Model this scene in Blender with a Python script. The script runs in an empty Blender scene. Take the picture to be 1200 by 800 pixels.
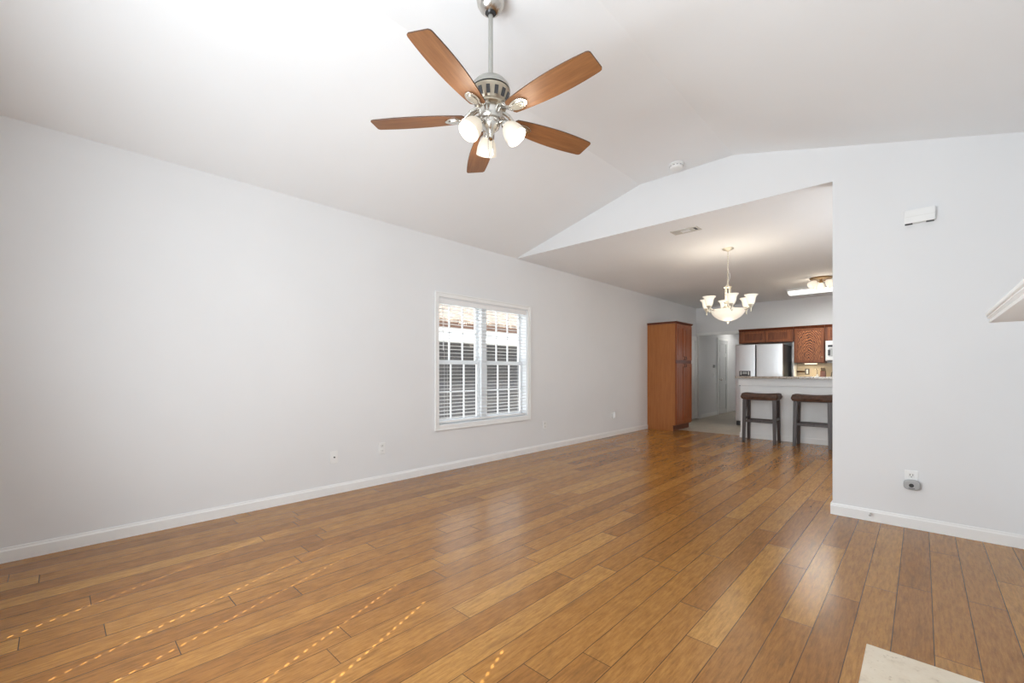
import bpy, bmesh, math, random
from mathutils import Vector, Matrix
random.seed(7)
R = math.radians
SC = bpy.context.scene
COL = SC.collection

# ------------------------------------------------------------------ camera
cam_d = bpy.data.cameras.new('camera')
cam = bpy.data.objects.new('camera', cam_d); COL.objects.link(cam)
cam.location = (4.0917, 0.0, 1.1732)
cam.rotation_euler = (R(90), 0, R(43.436))
cam_d.sensor_width = 36.0
cam_d.lens = 507.19 / 1200 * 36
cam_d.shift_y = 35.03 / 1200
cam_d.clip_start = 0.05
SC.camera = cam

# ------------------------------------------------------------------ world, sun, daylight, exposure
SC.view_settings.view_transform = 'Standard'
SC.view_settings.look = 'None'
SC.view_settings.gamma = 1.0
SC.view_settings.use_curve_mapping = False
SC.view_settings.exposure = 0.07
w = bpy.data.worlds.new('sky'); SC.world = w
w.use_nodes = True
wn = w.node_tree.nodes['Background']
wn.inputs['Color'].default_value = (0.92, 0.96, 1.0, 1)
wn.inputs['Strength'].default_value = 2.6


def lamp(name, kind, loc, energy, color=(1, 1, 1), rot=(0, 0, 0), size=None, size_y=None, radius=None, angle=None):
    d = bpy.data.lights.new(name, kind)
    d.energy = energy; d.color = color
    if kind == 'AREA':
        d.shape = 'RECTANGLE'; d.size = size; d.size_y = size_y
    if radius is not None and kind in ('POINT', 'SPOT'): d.shadow_soft_size = radius
    if angle is not None: d.angle = angle
    o = bpy.data.objects.new(name, d); COL.objects.link(o)
    o.location = loc; o.rotation_euler = rot
    return o


SUN_AZ, SUN_EL = R(21.2), R(43)
sd = Vector((-math.sin(SUN_AZ) * math.cos(SUN_EL), math.cos(SUN_AZ) * math.cos(SUN_EL), -math.sin(SUN_EL)))
sun = lamp('sun', 'SUN', (8, -12, 12), 17.0, (0.97, 0.99, 1.0), angle=R(0.25))
sun.rotation_euler = sd.to_track_quat('-Z', 'Y').to_euler()
# daylight diffused by the three blinds of the window wall behind the camera
lamp('back_window_daylight', 'AREA', (2.5, -0.68, 1.32), 92, (0.87, 0.945, 1.0), (R(97), 0, 0), 2.4, 1.45).data.spread = R(154)
lamp('ceiling_fill', 'AREA', (3.0, -0.60, 1.75), 24, (0.87, 0.945, 1.0), (R(126), 0, 0), 1.6, 0.3).data.spread = R(150)  # added uplight aimed at the ceiling to brighten it
# fill lamp added to brighten the dining room, at the unseen added window
lamp('dining_fill', 'AREA', (4.60, 5.35, 1.40), 17, (0.92, 0.96, 1.0), (R(106), 0, R(90)), 1.3, 1.4)
# ------------------------------------------------------------------ node helpers


def lin(r, g, b):
    f = lambda c: (c / 255 / 12.92) if c / 255 <= 0.04045 else ((c / 255 + 0.055) / 1.055) ** 2.4
    return (f(r), f(g), f(b), 1.0)


def new_mat(name):
    m = bpy.data.materials.new(name); m.use_nodes = True
    nt = m.node_tree
    return m, nt, nt.nodes['Principled BSDF']


class N:
    def __init__(s, nt): s.nt = nt
    def n(s, t, **kw):
        x = s.nt.nodes.new(t)
        for k, v in kw.items(): setattr(x, k, v)
        return x
    def link(s, a, b): s.nt.links.new(a, b)
    def val(s, sock, v):
        if isinstance(v, bpy.types.NodeSocket): s.link(v, sock)
        else: sock.default_value = v
    def m(s, op, a, b=None, c=None):
        x = s.n('ShaderNodeMath', operation=op)
        s.val(x.inputs[0], a)
        if b is not None: s.val(x.inputs[1], b)
        if c is not None: s.val(x.inputs[2], c)
        return x.outputs[0]
    def mix(s, f, a, b, mode='MIX'):
        x = s.n('ShaderNodeMix', data_type='RGBA', blend_type=mode)
        s.val(x.inputs[0], f); s.val(x.inputs[6], a); s.val(x.inputs[7], b)
        return x.outputs[2]
    def noise(s, vec, scale, detail=3, rough=0.5):
        x = s.n('ShaderNodeTexNoise')
        s.link(vec, x.inputs['Vector']); x.inputs['Scale'].default_value = scale
        x.inputs['Detail'].default_value = detail; x.inputs['Roughness'].default_value = rough
        return x.outputs['Fac']
    def ramp(s, f, stops):
        x = s.n('ShaderNodeValToRGB')
        while len(x.color_ramp.elements) < len(stops): x.color_ramp.elements.new(0.5)
        for e, (p, c) in zip(x.color_ramp.elements, stops):
            e.position = p; e.color = c
        s.link(f, x.inputs[0]); return x.outputs['Color']
    def mapping(s, vec, scale=(1, 1, 1), loc=(0, 0, 0)):
        x = s.n('ShaderNodeMapping'); s.link(vec, x.inputs['Vector'])
        x.inputs['Scale'].default_value = scale; x.inputs['Location'].default_value = loc
        return x.outputs[0]
    def obj(s): return s.n('ShaderNodeTexCoord').outputs['Object']
    def bump(s, h, bs, strength=0.1, dist=0.01):
        x = s.n('ShaderNodeBump'); x.inputs['Strength'].default_value = strength; x.inputs['Distance'].default_value = dist
        s.link(h, x.inputs['Height']); s.link(x.outputs[0], bs.inputs['Normal'])


def plain(name, col, rough=0.5, metal=0.0, spec=0.5, var=0.04, scale=8.0, bump=0.0):
    """procedural: base colour with a slight noise variation"""
    m, nt, b = new_mat(name); h = N(nt)
    f = h.noise(h.obj(), scale, 3)
    lo = tuple(c * (1 - var) for c in col[:3]) + (1,); hi = tuple(min(1, c * (1 + var)) for c in col[:3]) + (1,)
    h.link(h.ramp(f, [(0.3, lo), (0.7, hi)]), b.inputs['Base Color'])
    b.inputs['Roughness'].default_value = rough; b.inputs['Metallic'].default_value = metal
    b.inputs['Specular IOR Level'].default_value = spec
    if bump: h.bump(h.noise(h.obj(), scale * 20, 2), b, bump, 0.002)
    return m


def wood(name, base, dark, axis='z', scale=1.0, rough=0.4, contrast=1.0, cathedral=False):
    m, nt, b = new_mat(name); h = N(nt)
    st = {'x': (1.2, 14, 14), 'y': (14, 1.2, 14), 'z': (14, 14, 1.2)}[axis]
    v = h.mapping(h.obj(), tuple(k * scale for k in st))
    f = h.noise(v, 1.6, 6, 0.65)
    if cathedral:
        wv = h.n('ShaderNodeTexWave', wave_type='RINGS', rings_direction='Y')
        h.link(h.mapping(h.obj(), (3.2 * scale, 3.2 * scale, 1.0 * scale)), wv.inputs['Vector'])
        wv.inputs['Scale'].default_value = 5; wv.inputs['Distortion'].default_value = 7
        wv.inputs['Detail'].default_value = 3; wv.inputs['Detail Scale'].default_value = 1.4
        f = h.m('ADD', h.m('MULTIPLY', f, 0.55), h.m('MULTIPLY', wv.outputs['Fac'], 0.45))
    c = h.ramp(f, [(0.5 - 0.2 / contrast, dark), (0.5 + 0.22 / contrast, base)])
    h.link(c, b.inputs['Base Color'])
    b.inputs['Roughness'].default_value = rough
    h.bump(f, b, 0.05, 0.003)
    return m


def glow(name, col, strength, rough=0.4):
    m, nt, b = new_mat(name); h = N(nt)
    lw = h.n('ShaderNodeLayerWeight'); lw.inputs['Blend'].default_value = 0.35
    b.inputs['Base Color'].default_value = (0.26, 0.25, 0.235, 1)
    b.inputs['Roughness'].default_value = rough
    b.inputs['Emission Color'].default_value = col
    h.link(h.m('MULTIPLY_ADD', h.m('SUBTRACT', 1.0, lw.outputs['Facing']), strength * 0.6, strength * 0.4), b.inputs['Emission Strength'])
    return m


M = {}
M['wall'] = plain('wall_paint', (0.795, 0.797, 0.803, 1), 0.75, spec=0.25, var=0.012, scale=1.5)
M['ceiling'] = plain('ceiling_paint', (0.89, 0.90, 0.908, 1), 0.85, spec=0.15, var=0.01, scale=1.5)
M['trim'] = plain('white_trim_paint', (0.87, 0.87, 0.86, 1), 0.35, spec=0.45, var=0.01)
M['plate'] = plain('white_plastic', (0.86, 0.86, 0.85, 1), 0.35, var=0.01)
M['plate_dim'] = plain('ivory_plastic', (0.80, 0.80, 0.78, 1), 0.4, var=0.01)
M['slot'] = plain('dark_slot', (0.03, 0.03, 0.03, 1), 0.5)
M['grey_plastic'] = plain('grey_plastic', (0.42, 0.42, 0.42, 1), 0.3)
M['slate_plastic'] = plain('slate_plastic', (0.14, 0.13, 0.12, 1), 0.35)
M['dark_plastic'] = plain('dark_plastic', (0.05, 0.05, 0.055, 1), 0.3)
M['nickel'] = plain('brushed_nickel', (0.62, 0.60, 0.56, 1), 0.27, 1.0, var=0.05, scale=20)
M['nickel_dark'] = plain('aged_nickel', (0.48, 0.42, 0.33, 1), 0.28, 1.0, var=0.05)
M['nickel_rod'] = plain('satin_nickel', (0.50, 0.50, 0.47, 1), 0.42, 1.0, var=0.03)
M['black_metal'] = plain('black_metal', (0.02, 0.02, 0.02, 1), 0.35)
M['cream_metal'] = plain('pale_champagne_metal', (0.66, 0.62, 0.52, 1), 0.32, 0.55, var=0.05)
M['brass'] = plain('antique_bronze_metal', (0.42, 0.29, 0.16, 1), 0.35, 0.8)
M['steel'] = plain('stainless_steel', (0.74, 0.75, 0.76, 1), 0.30, 1.0, var=0.02, scale=3)
M['fridge_side'] = plain('dark_fridge_side', (0.035, 0.033, 0.033, 1), 0.4)
M['appliance_white'] = plain('white_appliance', (0.85, 0.85, 0.84, 1), 0.25)
M['leather'] = plain('brown_leather', (0.080, 0.037, 0.020, 1), 0.55, var=0.35, scale=25, bump=0.2)
M['stool_wood'] = wood('dark_stool_wood', lin(84, 74, 72), lin(52, 45, 44), 'z', 2, 0.38)
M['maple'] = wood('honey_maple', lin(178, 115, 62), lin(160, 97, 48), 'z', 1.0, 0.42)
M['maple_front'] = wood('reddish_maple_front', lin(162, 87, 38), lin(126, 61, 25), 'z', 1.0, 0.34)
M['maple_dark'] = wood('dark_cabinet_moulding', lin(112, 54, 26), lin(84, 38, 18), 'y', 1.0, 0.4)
M['oak'] = wood('brown_oak', lin(146, 82, 42), lin(92, 46, 22), 'z', 1.6, 0.38, 1.2)
M['oak_frame'] = wood('oak_door_frame', lin(160, 92, 48), lin(112, 58, 28), 'z', 1.6, 0.35)
M['oak_dark'] = wood('oak_inner_panel', lin(138, 76, 38), lin(88, 42, 20), 'z', 1.6, 0.38, 1.2)
M['oak_panel'] = wood('figured_oak_panel', lin(186, 116, 68), lin(82, 38, 18), 'z', 1.2, 0.38, 1.5, True)
M['blade'] = wood('fan_blade_wood', lin(146, 100, 62), lin(114, 73, 42), 'x', 2.2, 0.5)
M['blade_edge'] = plain('dark_blade_edge', lin(74, 46, 28), 0.4)
M['granite'] = None
M['glass_lit'] = glow('lit_frosted_glass', (1.0, 0.87, 0.68, 1), 0.78)
M['glass_chand'] = glow('lit_alabaster_glass', (1.0, 0.90, 0.73, 1), 0.95)
M['tube_lens'] = glow('lit_fluorescent_lens', (0.98, 1.0, 0.98, 1), 2.2)
M['strip'] = glow('lit_strip_lens', (1.0, 0.86, 0.6, 1), 3.0)
M['blind'] = plain('white_faux_wood_slat', (0.86, 0.86, 0.86, 1), 0.4, var=0.01)
M['vinyl'] = plain('white_vinyl_frame', (0.84, 0.86, 0.88, 1), 0.35, var=0.01)
M['backsplash'] = plain('beige_backsplash', (0.56, 0.47, 0.34, 1), 0.5, var=0.08, scale=6)
M['hall_door'] = plain('grey_white_door_paint', (0.62, 0.63, 0.63, 1), 0.45, var=0.01)
M['cord'] = plain('white_cord', (0.8, 0.8, 0.8, 1), 0.6)
M['vent_metal'] = plain('vent_enamel', (0.62, 0.60, 0.55, 1), 0.4)
M['bronze_bottle'] = plain('dark_brown_bottle', (0.06, 0.025, 0.012, 1), 0.25)
M['shingle'] = None
M['siding'] = None


def granite_mat():
    m, nt, b = new_mat('speckled_granite'); h = N(nt)
    v = h.n('ShaderNodeTexVoronoi'); h.link(h.obj(), v.inputs['Vector']); v.inputs['Scale'].default_value = 60
    f = h.noise(h.obj(), 45, 4, 0.7)
    k = h.m('ADD', h.m('MULTIPLY', v.outputs['Distance'], 0.5), h.m('MULTIPLY', f, 0.7))
    h.link(h.ramp(k, [(0.38, lin(70, 58, 48)), (0.5, lin(150, 134, 116)), (0.62, lin(205, 198, 188)), (0.75, lin(120, 104, 90))]), b.inputs['Base Color'])
    b.inputs['Roughness'].default_value = 0.15
    return m


def marble_mat():
    m, nt, b = new_mat('cream_marble'); h = N(nt)
    f = h.noise(h.obj(), 9, 6, 0.7)
    g = h.noise(h.obj(), 40, 3, 0.6)
    c = h.ramp(f, [(0.26, lin(190, 172, 146)), (0.46, lin(226, 212, 190)), (0.75, lin(236, 225, 206))])
    spots = h.ramp(g, [(0.62, (1, 1, 1, 1)), (0.72, (0.72, 0.68, 0.62, 1))])
    h.link(h.mix(1.0, c, spots, 'MULTIPLY'), b.inputs['Base Color'])
    b.inputs['Roughness'].default_value = 0.3
    return m


def shingle_mat():
    m, nt, b = new_mat('brown_shingle'); h = N(nt)
    br = h.n('ShaderNodeTexBrick'); h.link(h.mapping(h.obj(), (1, 1, 1)), br.inputs['Vector'])
    br.inputs['Scale'].default_value = 1; br.inputs['Brick Width'].default_value = 0.3; br.inputs['Row Height'].default_value = 0.14
    br.inputs['Mortar Size'].default_value = 0.012
    br.inputs['Color1'].default_value = lin(150, 132, 116); br.inputs['Color2'].default_value = lin(108, 92, 80); br.inputs['Mortar'].default_value = lin(60, 50, 44)
    h.link(br.outputs['Color'], b.inputs['Base Color']); b.inputs['Roughness'].default_value = 0.9
    return m


def siding_mat():
    m, nt, b = new_mat('grey_brown_siding'); h = N(nt)
    s = h.n('ShaderNodeSeparateXYZ'); h.link(h.obj(), s.inputs[0])
    fr = h.m('FRACT', h.m('MULTIPLY', s.outputs['Z'], 1 / 0.13))
    f = h.noise(h.obj(), 3, 4)
    c = h.ramp(f, [(0.3, lin(48, 48, 52)), (0.7, lin(62, 59, 57))])
    h.link(h.mix(h.m('LESS_THAN', fr, 0.1), c, lin(28, 28, 30)), b.inputs['Base Color'])
    b.inputs['Roughness'].default_value = 0.8
    h.bump(fr, b, 0.5, 0.02)
    return m


def plank_mat():
    m, nt, b = new_mat('strand_bamboo_planks'); h = N(nt)
    W = 0.1333
    sx = h.n('ShaderNodeSeparateXYZ'); h.link(h.obj(), sx.inputs[0])
    X = h.m('DIVIDE', h.m('SUBTRACT', sx.outputs['X'], 3.863 - 40 * W), W)
    row = h.m('FLOOR', X); fx = h.m('FRACT', X)
    wn1 = h.n('ShaderNodeTexWhiteNoise', noise_dimensions='1D'); h.link(row, wn1.inputs['W'])
    Lr = h.m('MULTIPLY_ADD', wn1.outputs['Value'], 0.5, 1.15)
    Y = h.m('ADD', h.m('DIVIDE', sx.outputs['Y'], Lr), h.m('MULTIPLY', wn1.outputs['Value'], 37.7))
    idx = h.m('FLOOR', Y); fy = h.m('FRACT', Y)
    cb = h.n('ShaderNodeCombineXYZ'); h.link(row, cb.inputs[0]); h.link(idx, cb.inputs[1])
    wn2 = h.n('ShaderNodeTexWhiteNoise', noise_dimensions='2D'); h.link(cb.outputs[0], wn2.inputs['Vector'])
    rnd = wn2.outputs['Value']
    # per plank grain: shift the coordinates by a random amount
    off = h.n('ShaderNodeCombineXYZ'); h.link(h.m('MULTIPLY', rnd, 31.0), off.inputs[0]); h.link(h.m('MULTIPLY', rnd, 57.0), off.inputs[1])
    va = h.n('ShaderNodeVectorMath', operation='ADD'); h.link(h.obj(), va.inputs[0]); h.link(off.outputs[0], va.inputs[1])
    fine = h.noise(h.mapping(va.outputs[0], (80, 8, 1)), 1.0, 6, 0.75)
    mott = h.noise(h.mapping(va.outputs[0], (34, 9, 1)), 1.0, 5, 0.7)
    streak = h.noise(h.mapping(va.outputs[0], (17, 1.7, 1)), 1.0, 3, 0.55)
    base = h.ramp(rnd, [(0.0, lin(153, 102, 46)), (0.3, lin(165, 113, 52)), (0.7, lin(174, 122, 58)), (1.0, lin(188, 138, 72))])
    c = h.mix(1.0, base, h.ramp(fine, [(0.30, (0.58, 0.54, 0.48, 1)), (0.60, (1.08, 1.08, 1.08, 1))]), 'MULTIPLY')
    c = h.mix(1.0, c, h.ramp(mott, [(0.32, (0.84, 0.82, 0.78, 1)), (0.6, (1.03, 1.03, 1.03, 1))]), 'MULTIPLY')
    c = h.mix(h.m('MULTIPLY', h.ramp(streak, [(0.58, (0, 0, 0, 1)), (0.76, (1, 1, 1, 1))]), 0.45), c, lin(84, 54, 26))
    e1 = h.m('MINIMUM', fx, h.m('SUBTRACT', 1.0, fx))
    e2 = h.m('MULTIPLY', h.m('MINIMUM', fy, h.m('SUBTRACT', 1.0, fy)), h.m('DIVIDE', Lr, W))
    e = h.m('MINIMUM', e1, e2)
    seam = h.m('LESS_THAN', e, 0.013)
    c = h.mix(h.m('MULTIPLY', seam, 0.88), c, lin(58, 36, 18))
    h.link(c, b.inputs['Base Color'])
    h.link(h.m('MULTIPLY_ADD', mott, 0.06, 0.21), b.inputs['Roughness'])
    b.inputs['Specular IOR Level'].default_value = 0.5
    groove = h.ramp(e, [(0.0, (0, 0, 0, 1)), (0.05, (1, 1, 1, 1))])
    scr = h.noise(h.mapping(va.outputs[0], (30, 3, 1)), 1.0, 2, 0.5)
    h.bump(h.m('ADD', groove, h.m('MULTIPLY', scr, 0.10)), b, 0.035, 0.003)
    return m


def tile_mat():
    m, nt, b = new_mat('beige_floor_tile'); h = N(nt)
    br = h.n('ShaderNodeTexBrick'); br.offset = 0.0
    h.link(h.obj(), br.inputs['Vector'])
    br.inputs['Scale'].default_value = 1; br.inputs['Brick Width'].default_value = 0.33; br.inputs['Row Height'].default_value = 0.33
    br.inputs['Mortar Size'].default_value = 0.004
    br.inputs['Color1'].default_value = lin(176, 164, 146); br.inputs['Color2'].default_value = lin(166, 154, 136); br.inputs['Mortar'].default_value = lin(128, 118, 104)
    f = h.noise(h.obj(), 7, 4)
    h.link(h.mix(1.0, br.outputs['Color'], h.ramp(f, [(0.3, (0.86, 0.86, 0.86, 1)), (0.7, (1.04, 1.04, 1.04, 1))]), 'MULTIPLY'), b.inputs['Base Color'])
    b.inputs['Roughness'].default_value = 0.3
    return m


M['granite'] = granite_mat(); M['marble'] = marble_mat(); M['shingle'] = shingle_mat(); M['siding'] = siding_mat()
M['planks'] = plank_mat(); M['tile'] = tile_mat()
M['lawn'] = plain('pale_dry_ground', (0.62, 0.60, 0.54, 1), 0.9, var=0.2, scale=1.2)


def pane_mat():
    m, nt, b = new_mat('window_glass'); h = N(nt)
    out = nt.nodes['Material Output']
    tr = h.n('ShaderNodeBsdfTransparent'); gl = h.n('ShaderNodeBsdfGlossy'); gl.inputs['Roughness'].default_value = 0.02
    nz = h.noise(h.obj(), 2.0, 1)
    h.link(h.ramp(nz, [(0.3, (0.95, 0.97, 0.98, 1)), (0.7, (0.97, 0.98, 0.99, 1))]), tr.inputs['Color'])
    mx = h.n('ShaderNodeMixShader'); mx.inputs[0].default_value = 0.05
    h.link(tr.outputs[0], mx.inputs[1]); h.link(gl.outputs[0], mx.inputs[2]); h.link(mx.outputs[0], out.inputs['Surface'])
    return m


M['pane'] = pane_mat()

# ------------------------------------------------------------------ mesh helpers (all coordinates in world space)


def world_off(o):
    v = Vector((0, 0, 0))
    while o: v += Vector(o.location); o = o.parent
    return v


class MB:
    def __init__(s): s.bm = bmesh.new()
    def box(s, x0, x1, y0, y1, z0, z1, mt=None):
        v = [s.bm.verts.new((x, y, z)) for z in (z0, z1) for y in (y0, y1) for x in (x0, x1)]
        for f in ((0, 2, 3, 1), (4, 5, 7, 6), (0, 1, 5, 4), (2, 6, 7, 3), (0, 4, 6, 2), (1, 3, 7, 5)):
            s.bm.faces.new([v[i] for i in f])
        if mt:
            for q in v: q.co = mt @ q.co
        return s
    def prism(s, pts, axis, a, b, mt=None):
        """extrude the polygon pts (two coords of the other axes, in xyz order) from a to b along axis"""
        def mk(p, t):
            return {'x': (t, p[0], p[1]), 'y': (p[0], t, p[1]), 'z': (p[0], p[1], t)}[axis]
        A = [s.bm.verts.new(mk(p, a)) for p in pts]; B = [s.bm.verts.new(mk(p, b)) for p in pts]
        n = len(pts)
        s.bm.faces.new(A); s.bm.faces.new(B[::-1])
        for i in range(n): s.bm.faces.new((A[i], B[i], B[(i + 1) % n], A[(i + 1) % n]))
        if mt:
            for q in A + B: q.co = mt @ q.co
        return s
    def lathe(s, prof, c=(0, 0, 0), seg=32, mt=None, close=False):
        """revolve (r,z) profile about the z axis through c, or about the matrix frame mt"""
        rings = []
        for r, z in prof:
            if r < 1e-6: rings.append([s.bm.verts.new((0, 0, z))])
            else: rings.append([s.bm.verts.new((r * math.cos(2 * math.pi * i / seg), r * math.sin(2 * math.pi * i / seg), z)) for i in range(seg)])
        for a, b in zip(rings, rings[1:]):
            for i in range(seg):
                j = (i + 1) % seg
                if len(a) == 1 and len(b) == 1: continue
                if len(a) == 1: f = (a[0], b[j], b[i])
                elif len(b) == 1: f = (a[i], a[j], b[0])
                else: f = (a[i], a[j], b[j], b[i])
                s.bm.faces.new(f).smooth = True
        T = mt if mt is not None else Matrix.Translation(c)
        for rg in rings:
            for q in rg: q.co = T @ q.co
        return s
    def tube(s, path, r, seg=10, cap=True):
        path = [Vector(p) for p in path]; rings = []
        rr = r if isinstance(r, (list, tuple)) else [r] * len(path)
        prev = None
        for i, p in enumerate(path):
            t = (path[min(i + 1, len(path) - 1)] - path[max(i - 1, 0)]).normalized()
            ref = prev if prev is not None else (Vector((0, 0, 1)) if abs(t.z) < 0.9 else Vector((1, 0, 0)))
            u = (ref - t * ref.dot(t)).normalized(); prev = u; v = t.cross(u)
            rings.append([s.bm.verts.new(p + (u * math.cos(2 * math.pi * k / seg) + v * math.sin(2 * math.pi * k / seg)) * rr[i]) for k in range(seg)])
        for a, b in zip(rings, rings[1:]):
            for k in range(seg): s.bm.faces.new((a[k], a[(k + 1) % seg], b[(k + 1) % seg], b[k])).smooth = True
        if cap: s.bm.faces.new(rings[0][::-1]); s.bm.faces.new(rings[-1])
        return s
    def quad(s, *p):
        s.bm.faces.new([s.bm.verts.new(q) for q in p]); return s
    def build(s, name, mat, parent=None, bevel=0, seg=2, smooth=None, fix=True):
        off = world_off(parent)
        bmesh.ops.translate(s.bm, verts=s.bm.verts, vec=-off)
        if fix: bmesh.ops.recalc_face_normals(s.bm, faces=s.bm.faces)
        me = bpy.data.meshes.new(name); s.bm.to_mesh(me); s.bm.free()
        if any(p.use_smooth for p in me.polygons): me.set_sharp_from_angle(angle=R(40))
        o = bpy.data.objects.new(name, me); COL.objects.link(o)
        me.materials.append(mat)
        if parent: o.parent = parent
        if bevel:
            md = o.modifiers.new('bevel', 'BEVEL'); md.width = bevel; md.segments = seg; md.limit_method = 'ANGLE'
            md.angle_limit = R(40)
        return o


def tag(o, label=None, cat=None, group=None, kind=None):
    if label: o['label'] = label
    if cat: o['category'] = cat
    if group: o['group'] = group
    if kind: o['kind'] = kind
    return o


def thing(name, label, cat, loc, group=None):
    o = bpy.data.objects.new(name, None); COL.objects.link(o); o.location = loc; o.empty_display_size = 0.1
    return tag(o, label, cat, group)


def struct(o, label=None): return tag(o, label, kind='structure')


def frame(loc, zdir, up=(0, 0, 1)):
    """matrix whose local z points along zdir"""
    q = Vector(zdir).normalized().to_track_quat('Z', 'Y')
    return Matrix.Translation(loc) @ q.to_matrix().to_4x4()


# ================================================================== THE SETTING
YG = 4.41            # plane of the gable wall
XR = 4.65            # right wall
YB = -0.74           # wall behind the camera
YE = 11.0            # end wall of the kitchen
ZC = 2.74; ZT = 3.22 # eave / flat vault top
T = 0.14

struct(MB().box(-0.0, XR, YB, 8.62, -0.1, 0.0).build('floor', M['planks']), 'brown hand-scraped plank floor')
struct(MB().box(0.0, XR, 8.62, 14.4, -0.1, 0.0).build('floor_kitchen', M['tile']), 'beige tile floor of the kitchen')
# left wall with its window hole
wy0, wy1, wz0, wz1 = 3.07, 4.64, 0.535, 2.05
b = MB()
b.box(-T, 0, YB - T, wy0, 0, ZC + 0.12).box(-T, 0, wy1, YE + T, 0, ZC + 0.12)
b.box(-T, 0, wy0, wy1, 0, wz0).box(-T, 0, wy0, wy1, wz1, ZC + 0.12)
struct(b.build('wall_left', M['wall']))
# right wall, with a hole for the added dining window
b = MB().box(XR, XR + T, YB - T, 4.7, -0.1, ZC + 0.12).box(XR, XR + T, 6.0, YE + T, -0.1, ZC + 0.12)
b.box(XR, XR + T, 4.7, 6.0, -0.1, 0.65).box(XR, XR + T, 4.7, 6.0, 2.1, ZC + 0.12)
struct(b.build('wall_right', M['wall']))
# chimney breast carrying the mantel, just out of the photograph's right edge
struct(MB().box(4.48, XR, 0.55, 2.28, 0, 1.357).build('wall_chimney', M['wall']))
# gable wall: header over the opening plus the full-height part on the right
xo = 3.557
prof = [(-0.0, ZC), (xo, ZC), (xo, 0), (XR, 0), (XR, ZC + 0.02), (2.80, ZT + 0.02), (1.85, ZT + 0.02), (0.0, ZC + 0.012)]
struct(MB().prism(prof, 'y', YG, YG + 0.12).build('wall_gable', M['wall']))
# vaulted ceiling of the living room
cp = [(-T, ZC - 0.257 * T), (0.0, ZC), (1.85, ZT), (2.80, ZT), (XR, ZC), (XR + T, ZC - 0.03), (XR + T, ZC + 0.2), (2.80, ZT + 0.2), (1.85, ZT + 0.2), (-T, ZC + 0.2)]
struct(MB().prism(cp, 'y', YB - 0.07, YG).build('ceiling', M['ceiling']))
struct(MB().box(0, XR, YG + 0.0008, YE, ZC - 0.001, ZC + 0.1).build('ceiling_dining', M['ceiling']))
# back wall with three window holes
bw = [(1.30, 2.06), (2.12, 2.88), (2.94, 3.70)]
bz0, bz1 = 0.55, 2.20
bprof = [(-T, 0), (XR + T, 0), (XR + T, ZC), (XR, ZC), (2.80, ZT + 0.05), (1.85, ZT + 0.05), (0, ZC + 0.05), (-T, ZC)]
b = MB()
xs = [-T, 1.30, 2.06, 2.12, 2.88, 2.94, 3.70, XR + T]
BT = 0.07
b.box(-T, XR + T, YB - BT, YB, -0.1, bz0)
b.prism([(-T, bz1), (XR + T, bz1), (XR + T, ZC), (2.80, ZT + 0.05), (1.85, ZT + 0.05), (-T, ZC)], 'y', YB - BT, YB)
for i in (0, 2, 4, 6): b.box(xs[i], xs[i + 1], YB - BT, YB, bz0, bz1)
struct(b.build('wall_back', M['wall']))
# end wall with the hall opening
hx0, hx1, hz = 0.07, 1.02, 2.06
b = MB().box(0, hx0, YE, YE + T, 0, ZC).box(hx1, XR, YE, YE + T, 0, ZC).box(hx0, hx1, YE, YE + T, hz, ZC)
struct(b.build('wall_end', M['wall']))
# hall behind it
struct(MB().box(-T, 0.05, YE + T, 14.4, 0, 2.5).build('wall_hall_left', M['wall']))
struct(MB().box(0.05, 1.3, 14.3, 14.4, 0, 2.5).build('wall_hall_far', M['wall']))
struct(MB().box(1.25, 1.35, YE + T, 14.3, 0, 2.5).build('wall_hall_right', M['wall']))
struct(MB().box(-T, 1.35, YE + T, 14.4, 2.5, 2.6).build('ceiling_hall', M['ceiling']))
# bar half wall, its cap board and baseboard
bx0 = 1.74
b = MB().box(bx0, XR, 8.42, 8.55, 0, 1.05)
struct(b.build('wall_bar', M['trim']))
struct(MB().box(bx0 - 0.022, XR, 8.37, 8.60, 0.925, 1.052).build('trim_1', M['trim'], bevel=0.004))
struct(MB().box(bx0 - 0.012, XR, 8.405, 8.42, 0, 0.09).box(bx0 - 0.012, bx0, 8.42, 8.55, 0, 0.09).build('baseboard_bar', M['trim'], bevel=0.003))


def base_prof(t=0.013, hh=0.09):
    return [(0, 0), (t, 0), (t, hh - 0.02), (t - 0.004, hh - 0.012), (t - 0.006, hh), (0, hh)]


struct(MB().prism(base_prof(), 'y', YB, 8.36).build('baseboard_left', M['trim']))
b = MB().prism([(YG - p[0], p[1]) for p in base_prof()], 'x', xo - 0.013, XR)
b.box(xo - 0.013, xo, YG, YG + 0.12, 0, 0.088)
struct(b.build('baseboard_gable', M['trim']))
struct(MB().prism([(XR - p[0], p[1]) for p in base_prof()], 'y', 2.40, YG - 0.013).build('baseboard_right', M['trim']))
struct(MB().prism([(0.05 + p[0], p[1]) for p in base_prof()], 'y', YE + T, 12.34).build('baseboard_hall', M['trim']))
struct(MB().box(0.06, 1.25, 14.285, 14.3, 0, 0.09).build('baseboard_hall_far', M['trim']))
# casing round the hall opening
b = MB().box(hx0 - 0.055, hx0 + 0.005, YE - 0.014, YE, 0, hz - 0.005).box(hx0 - 0.055, hx1 + 0.05, YE - 0.014, YE, hz - 0.005, hz + 0.06)
b.box(hx1 - 0.005, hx1 + 0.05, YE - 0.014, YE, 0, hz - 0.005)
struct(b.build('trim_2', M['trim'], bevel=0.003), 'white casing round the hall opening')


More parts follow.
